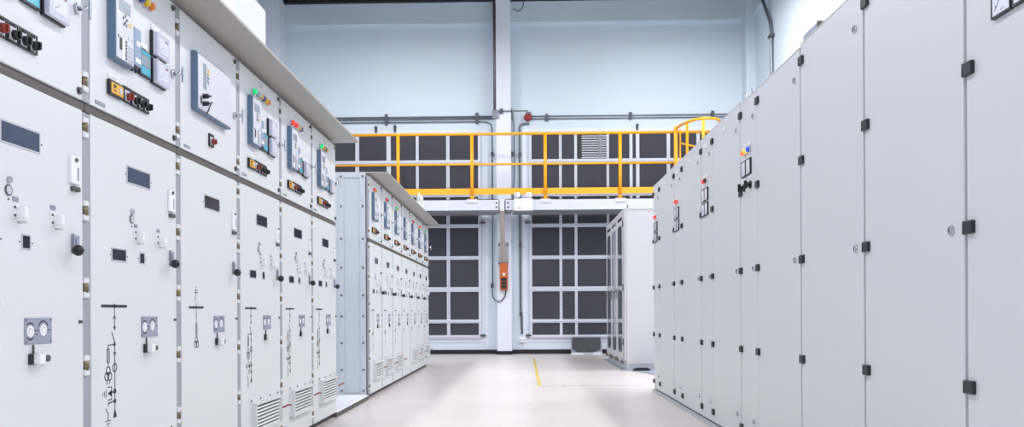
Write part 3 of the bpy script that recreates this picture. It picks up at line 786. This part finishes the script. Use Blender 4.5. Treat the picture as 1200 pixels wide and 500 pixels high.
part('side_bar', t, None, lambda m: m.tube([(-.36, -.05, 1.06), (.08, -.05, .96)], .018, 'safety', 8))
for a in (.22 * PI, .44 * PI, .72 * PI):
    part('cage_bar', t, 'cbar', lambda m: m.box((-.028, -.008, .2), (.028, .008, 1.37), 'safety', .003), (-.42 * math.cos(a), -.02 - .85 * math.sin(a), 0), (0, 0, a - PI / 2))

# ------------------------------------------------------------------ services on the back wall
YW = WB - .03
def arc(c, r, a0, a1, n=6, plane='xz', y=0):
    return [(c[0] + r * math.cos(a0 + (a1 - a0) * i / n), y, c[1] + r * math.sin(a0 + (a1 - a0) * i / n)) for i in range(n + 1)]
def clampm(m, x, z, h=.16, y=YW):
    m.box((x - .03, y - .035, z - h / 2), (x + .03, y + .03, z + h / 2), 'gap', .004)
def conduit(label, pts, r=.016, mt='pipe', clamps=(), h=.12):
    t = tag(part('conduit', None, None, lambda m: m.tube(pts, r, mt, 10)), label, 'conduit')
    for x, z, y in clamps: part('clamp', t, None, lambda m: clampm(m, x, z, h, y))
    return t
conduit('topmost grey conduit of the horizontal bundle left of the column', [(-4.9, YW, 4.99), (-.64, YW, 4.99)], .016, clamps=[(-2.88, 4.945, YW), (-.965, 4.955, YW)], h=.22)
conduit('middle grey conduit of the horizontal bundle left of the column', [(-4.9, YW, 4.945), (-.64, YW, 4.945)], .014)
conduit('lowest thin grey conduit bending down left of the column', [(-4.9, YW, 4.885), (-.9, YW, 4.885), (-.75, YW, 4.87), (-.67, YW, 4.82), (-.655, YW, 4.7), (-.655, YW, 1.43)], .012, clamps=[(-.65, 4.2, YW), (-.665, 1.44, YW)], h=.08)
conduit('upper thin grey conduit running right of the red alarm bell', [(.05, YW, 4.985), (4.55, YW, 4.985)], .011, clamps=[(.5, 4.955, YW), (2.25, 4.975, YW), (3.96, 4.985, YW)], h=.14)
conduit('lower thin grey conduit running right of the red alarm bell', [(.05, YW, 4.93), (4.55, YW, 4.93)], .011)
conduit('grey conduit crossing the front of the column at bell height', [(-.6, WB - .32, 5.03), (.1, WB - .32, 5.03)], .013, clamps=[(-.445, 5.03, WB - .32)], h=.1)
conduit('thin grey conduit dropping beside the right face of the column', [(-.235, YW - .02, 5.15), (-.235, YW - .02, 4.98), (-.195, YW - .02, 4.86), (-.185, YW - .02, 4.6), (-.185, YW - .02, 3.75), (-.215, YW - .02, 3.3), (-.215, YW - .02, 3.0)], .013, clamps=[(-.22, 4.2, YW - .01)], h=.09)
conduit('thick bent grey conduit running down from the red bell to the wall socket', [(.13, YW, 4.83), (.03, YW, 4.83)] + arc((.03, 4.73), .1, PI / 2, PI, 6, y=YW) + [(-.07, YW, 4.6), (-.07, YW, .95), (-.055, YW, .8), (-.04, YW, .42)], .022, clamps=[(-.07, 4.185, YW), (-.07, 2.29, YW), (-.065, .83, YW)], h=.08)
conduit('dark brown vertical downpipe on the left edge of the column', [(-.585, WB - .27, 7.4), (-.585, WB - .27, 5.05)], .03, 'rustpipe', clamps=[(-.585, 6.77, WB - .27), (-.585, 5.85, WB - .27)], h=.03)
solo('junction_box', 'small grey junction box at the foot of the brown downpipe', 'junction box', lambda m: (m.box((-.64, WB - .34, 4.88), (-.5, WB - .3 + .05, 5.05), 'galv', .006), m.box((-.625, WB - .346, 4.9), (-.515, WB - .34, 5.03), 'galv', .003), *[m.cyl((x, WB - .35, z), (x, WB - .345, z), .008, 'bolt', 8) for x in (-.61, -.53) for z in (4.92, 5.01)]))
solo('junction_box', 'small grey junction box where the conduits meet right of the column', 'junction box', lambda m: (m.box((-.27, YW - .06, 4.94), (-.2, WB, 5.06), 'galv', .006), m.cyl((-.235, YW - .066, 5.0), (-.235, YW - .06, 5.0), .03, 'galv', 14)))
def _bell(m):
    m.cyl((.105, WB - .02, 4.955), (.105, WB - .06, 4.955), .05, 'galv', 18)
    m.cyl((.105, WB - .06, 4.955), (.105, WB - .11, 4.955), .085, 'redbell', 24, .07); m.sph((.105, WB - .11, 4.955), .07, 'redbell', 18, (1, .25, 1))
    m.box((.06, WB - .07, 5.03), (.17, WB, 5.075), 'galv', .006)
solo('alarm_bell', 'round dark red alarm bell on the back wall beside the column', 'alarm bell', _bell)
solo('wall_bracket', 'small dark bracket on the wall, leftmost of two above the left guardrail', 'bracket', lambda m: (m.box((-3.125, WB - .05, 4.66), (-3.075, WB, 4.80), 'gap', .004), m.box((-3.125, WB - .09, 4.76), (-3.065, WB - .05, 4.80), 'gap', .003)))
solo('wall_bracket', 'small dark bracket on the wall, right one of two above the left guardrail', 'bracket', lambda m: (m.box((-2.725, WB - .05, 4.68), (-2.675, WB, 4.82), 'gap', .004), m.box((-2.725, WB - .09, 4.78), (-2.665, WB - .05, 4.82), 'gap', .003)))
solo('wall_bracket', 'small dark bracket on the wall above the right filter screen', 'bracket', lambda m: (m.box((2.37, WB - .05, 4.68), (2.41, WB, 4.80), 'gap', .004), m.box((2.37, WB - .08, 4.77), (2.415, WB - .05, 4.80), 'gap', .003)))
t = thing('wall_socket', 'small white socket at the bottom of the thick conduit', 'socket', (-.035, WB, .3))
part('box', t, None, lambda m: m.box((-.07, -.06, -.055), (.07, 0, .05), 'white', .006))
part('socket_face', t, None, lambda m: [m.cyl((x, -.066, 0), (x, -.06, 0), .022, 'keys', 14) for x in (-.03, .03)])
# orange socket box with its cable on the column
t = thing('power_box', 'orange power box with black sockets hanging on the white column', 'power box', (-.41, WB - .302, 1.33))
part('case', t, None, lambda m: (m.box((-.08, -.09, 0), (.08, 0, .56), 'boxorange', .01), m.box((-.05, -.094, .46), (.05, -.09, .475), 'orange'), m.cyl((0, -.094, .4), (0, -.09, .4), .03, 'boxorange', 16), m.box((-.03, -.097, .335), (.04, -.09, .35), 'white'), m.box((-.018, -.097, .30), (.022, -.09, .332), 'white')))
for z in (.03, .11, .19): part('socket', t, 'psock', lambda m: (m.box((-.06, -.098, 0), (.06, -.088, .066), 'black', .004), m.box((-.05, -.106, .044), (.05, -.098, .062), 'black', .003)), (0, 0, z))
part('cable', t, None, lambda m: m.tube([(.04, -.04, .01), (.04, -.04, -.05), (.01, -.02, -.14), (-.05, -.02, -.215), (-.12, -.03, -.235), (-.19, -.01, -.2), (-.235, .1, -.13), (-.25, .22, -.02), (-.25, .262, .1)], .012, 'cable', 8))
# emergency light on the walkway beam
t = thing('emergency_light', 'white emergency light box with two small lamp heads on the walkway beam', 'emergency light', (.0, YP - .085, 2.885))
part('case', t, None, lambda m: (m.box((-.185, 0, 0), (.185, .085, .232), 'white', .006), m.box((-.11, -.002, .035), (-.05, 0, .055), 'smallgrey'), m.box((-.13, -.002, .2), (-.04, 0, .21), 'keys'), m.tube([(-.05, .03, .23), (-.04, .03, .256), (.03, .03, .256), (.04, .03, .23)], .006, 'smallgrey', 6)))
for x, a in ((-.13, -.6), (.11, .15)):
    h = part('lamp_head', t, None, lambda m: (m.cyl((0, .04, .0), (0, .04, .05), .012, 'white', 8), m.box((-.05, -.02, .03), (.05, .05, .12), 'white', .008)), (x, .0, .232), (0, 0, a))
    part('lens', h, None, lambda m: m.box((-.03, -.026, .05), (.03, -.018, .10), 'keys', .004))
t = solo('loose_wire', 'thin white wire hanging from the beam beside the emergency light', 'wire', lambda m: m.tube([(-.185, YP - .03, 2.93), (-.21, YP - .02, 2.88), (-.25, YP + .02, 2.80), (-.30, YP + .06, 2.77), (-.33, YP + .1, 2.80), (-.34, YP + .15, 2.9)], .008, 'keys', 6))
# bent pipe high on the right wall
conduit('grey pipe bending upwards on the bright right wall', [(WR - .12, 16.5, 7.3), (WR - .10, 16.42, 6.95), (WR - .06, 16.25, 6.62), (WR - .04, 16.13, 6.42), (WR - .04, 16.06, 6.2), (WR - .04, 16.05, 2.4)], .035, 'galv')
solo('pipe_clamp', 'dark clamp holding the bent pipe on the right wall', 'clamp', lambda m: (m.box((WR - .085, 15.98, 6.08), (WR, 16.13, 6.14), 'gap', .004), m.cyl((WR - .08, 16.16, 6.11), (WR - .02, 16.16, 6.11), .02, 'bolt', 8)))
solo('loose_wire', 'thin dark wire curling from the roof beam right of the column', 'wire', lambda m: m.tube([(.02, WB - .08, 7.36), (.02, WB - .1, 7.28), (-.02, WB - .1, 7.2), (-.08, WB - .1, 7.16), (-.15, WB - .09, 7.2), (-.19, WB - .08, 7.22)], .008, 'dots', 6))

# ------------------------------------------------------------------ lamps hanging under the roof (out of the frame, they light the hall)
def hall_lamp(x, y, z, p):
    t = thing('high_bay_lamp', 'long white hall lamp hanging under the roof', 'lamp', (x, y, z), 0, 'hall lamps under the roof')
    part('housing', t, 'hbh', lambda m: (m.box((-.3, -.75, .0), (.3, .75, .08), 'lampbody', .01), *[m.cyl((0, yy, .08), (0, yy, CH + .025 - z), .008, 'lampbody', 6) for yy in (-.5, .5)]))
    part('diffuser', t, 'hbd', lambda m: m.box((-.27, -.72, -.015), (.27, .72, 0), 'diffuser', .004))
    l = bpy.data.lights.new('hall_light', 'AREA'); l.shape = 'RECTANGLE'; l.size = .36; l.size_y = .9; l.energy = p; l.color = (1.0, .985, .985)
    o = bpy.data.objects.new('hall_light', l); COL.objects.link(o); o.location = (x, y, z - .03); o.parent = None
PW = 330
for y in (-2.5, 1.2, 4.9, 8.6, 12.3):
    hall_lamp(-2.35, y, 6.6, PW); hall_lamp(2.85, y, 6.6, PW)
for x in (-2.35, 2.85): hall_lamp(x, 14.55, 6.85, PW * .75)  # extra pair beyond the two rows, added to brighten the back wall
hall_lamp(4.2, 11.6, 6.6, PW * .9)

# ------------------------------------------------------------------ world, camera, view
w = bpy.data.worlds.new('World'); scene.world = w; w.use_nodes = True
w.node_tree.nodes['Background'].inputs[0].default_value = (.6, .7, .85, 1); w.node_tree.nodes['Background'].inputs[1].default_value = .2
FPX, PX, PY, VP, ROLL, H = 980.0, 590.0, 366.0, 24.0, .005, .87
psi = math.atan(VP / FPX)
d = Vector((-math.sin(psi), math.cos(psi), 0)); r0 = Vector((math.cos(psi), math.sin(psi), 0)); u0 = Vector((0, 0, 1))
r = r0 * math.cos(ROLL) - u0 * math.sin(ROLL); u = u0 * math.cos(ROLL) + r0 * math.sin(ROLL)
cd = bpy.data.cameras.new('Camera'); cam = bpy.data.objects.new('Camera', cd); COL.objects.link(cam)
M = Matrix((r, u, -d)).transposed().to_4x4(); M.translation = (0, 0, H); cam.matrix_world = M
cd.sensor_fit = 'HORIZONTAL'; cd.sensor_width = 36.0; cd.lens = 36.0 * FPX / 1200.0
cd.shift_x = (600 - PX) / 1200.0; cd.shift_y = (PY - 250) / 1200.0
cd.clip_start = .05; cd.clip_end = 100
scene.camera = cam
scene.view_settings.view_transform = 'Standard'; scene.view_settings.look = 'None'
scene.view_settings.gamma = 1.0; scene.view_settings.use_curve_mapping = False
scene.view_settings.exposure = -1.45
scene.cycles.use_denoising = True
scene.cycles.max_bounces = 10; scene.cycles.diffuse_bounces = 6
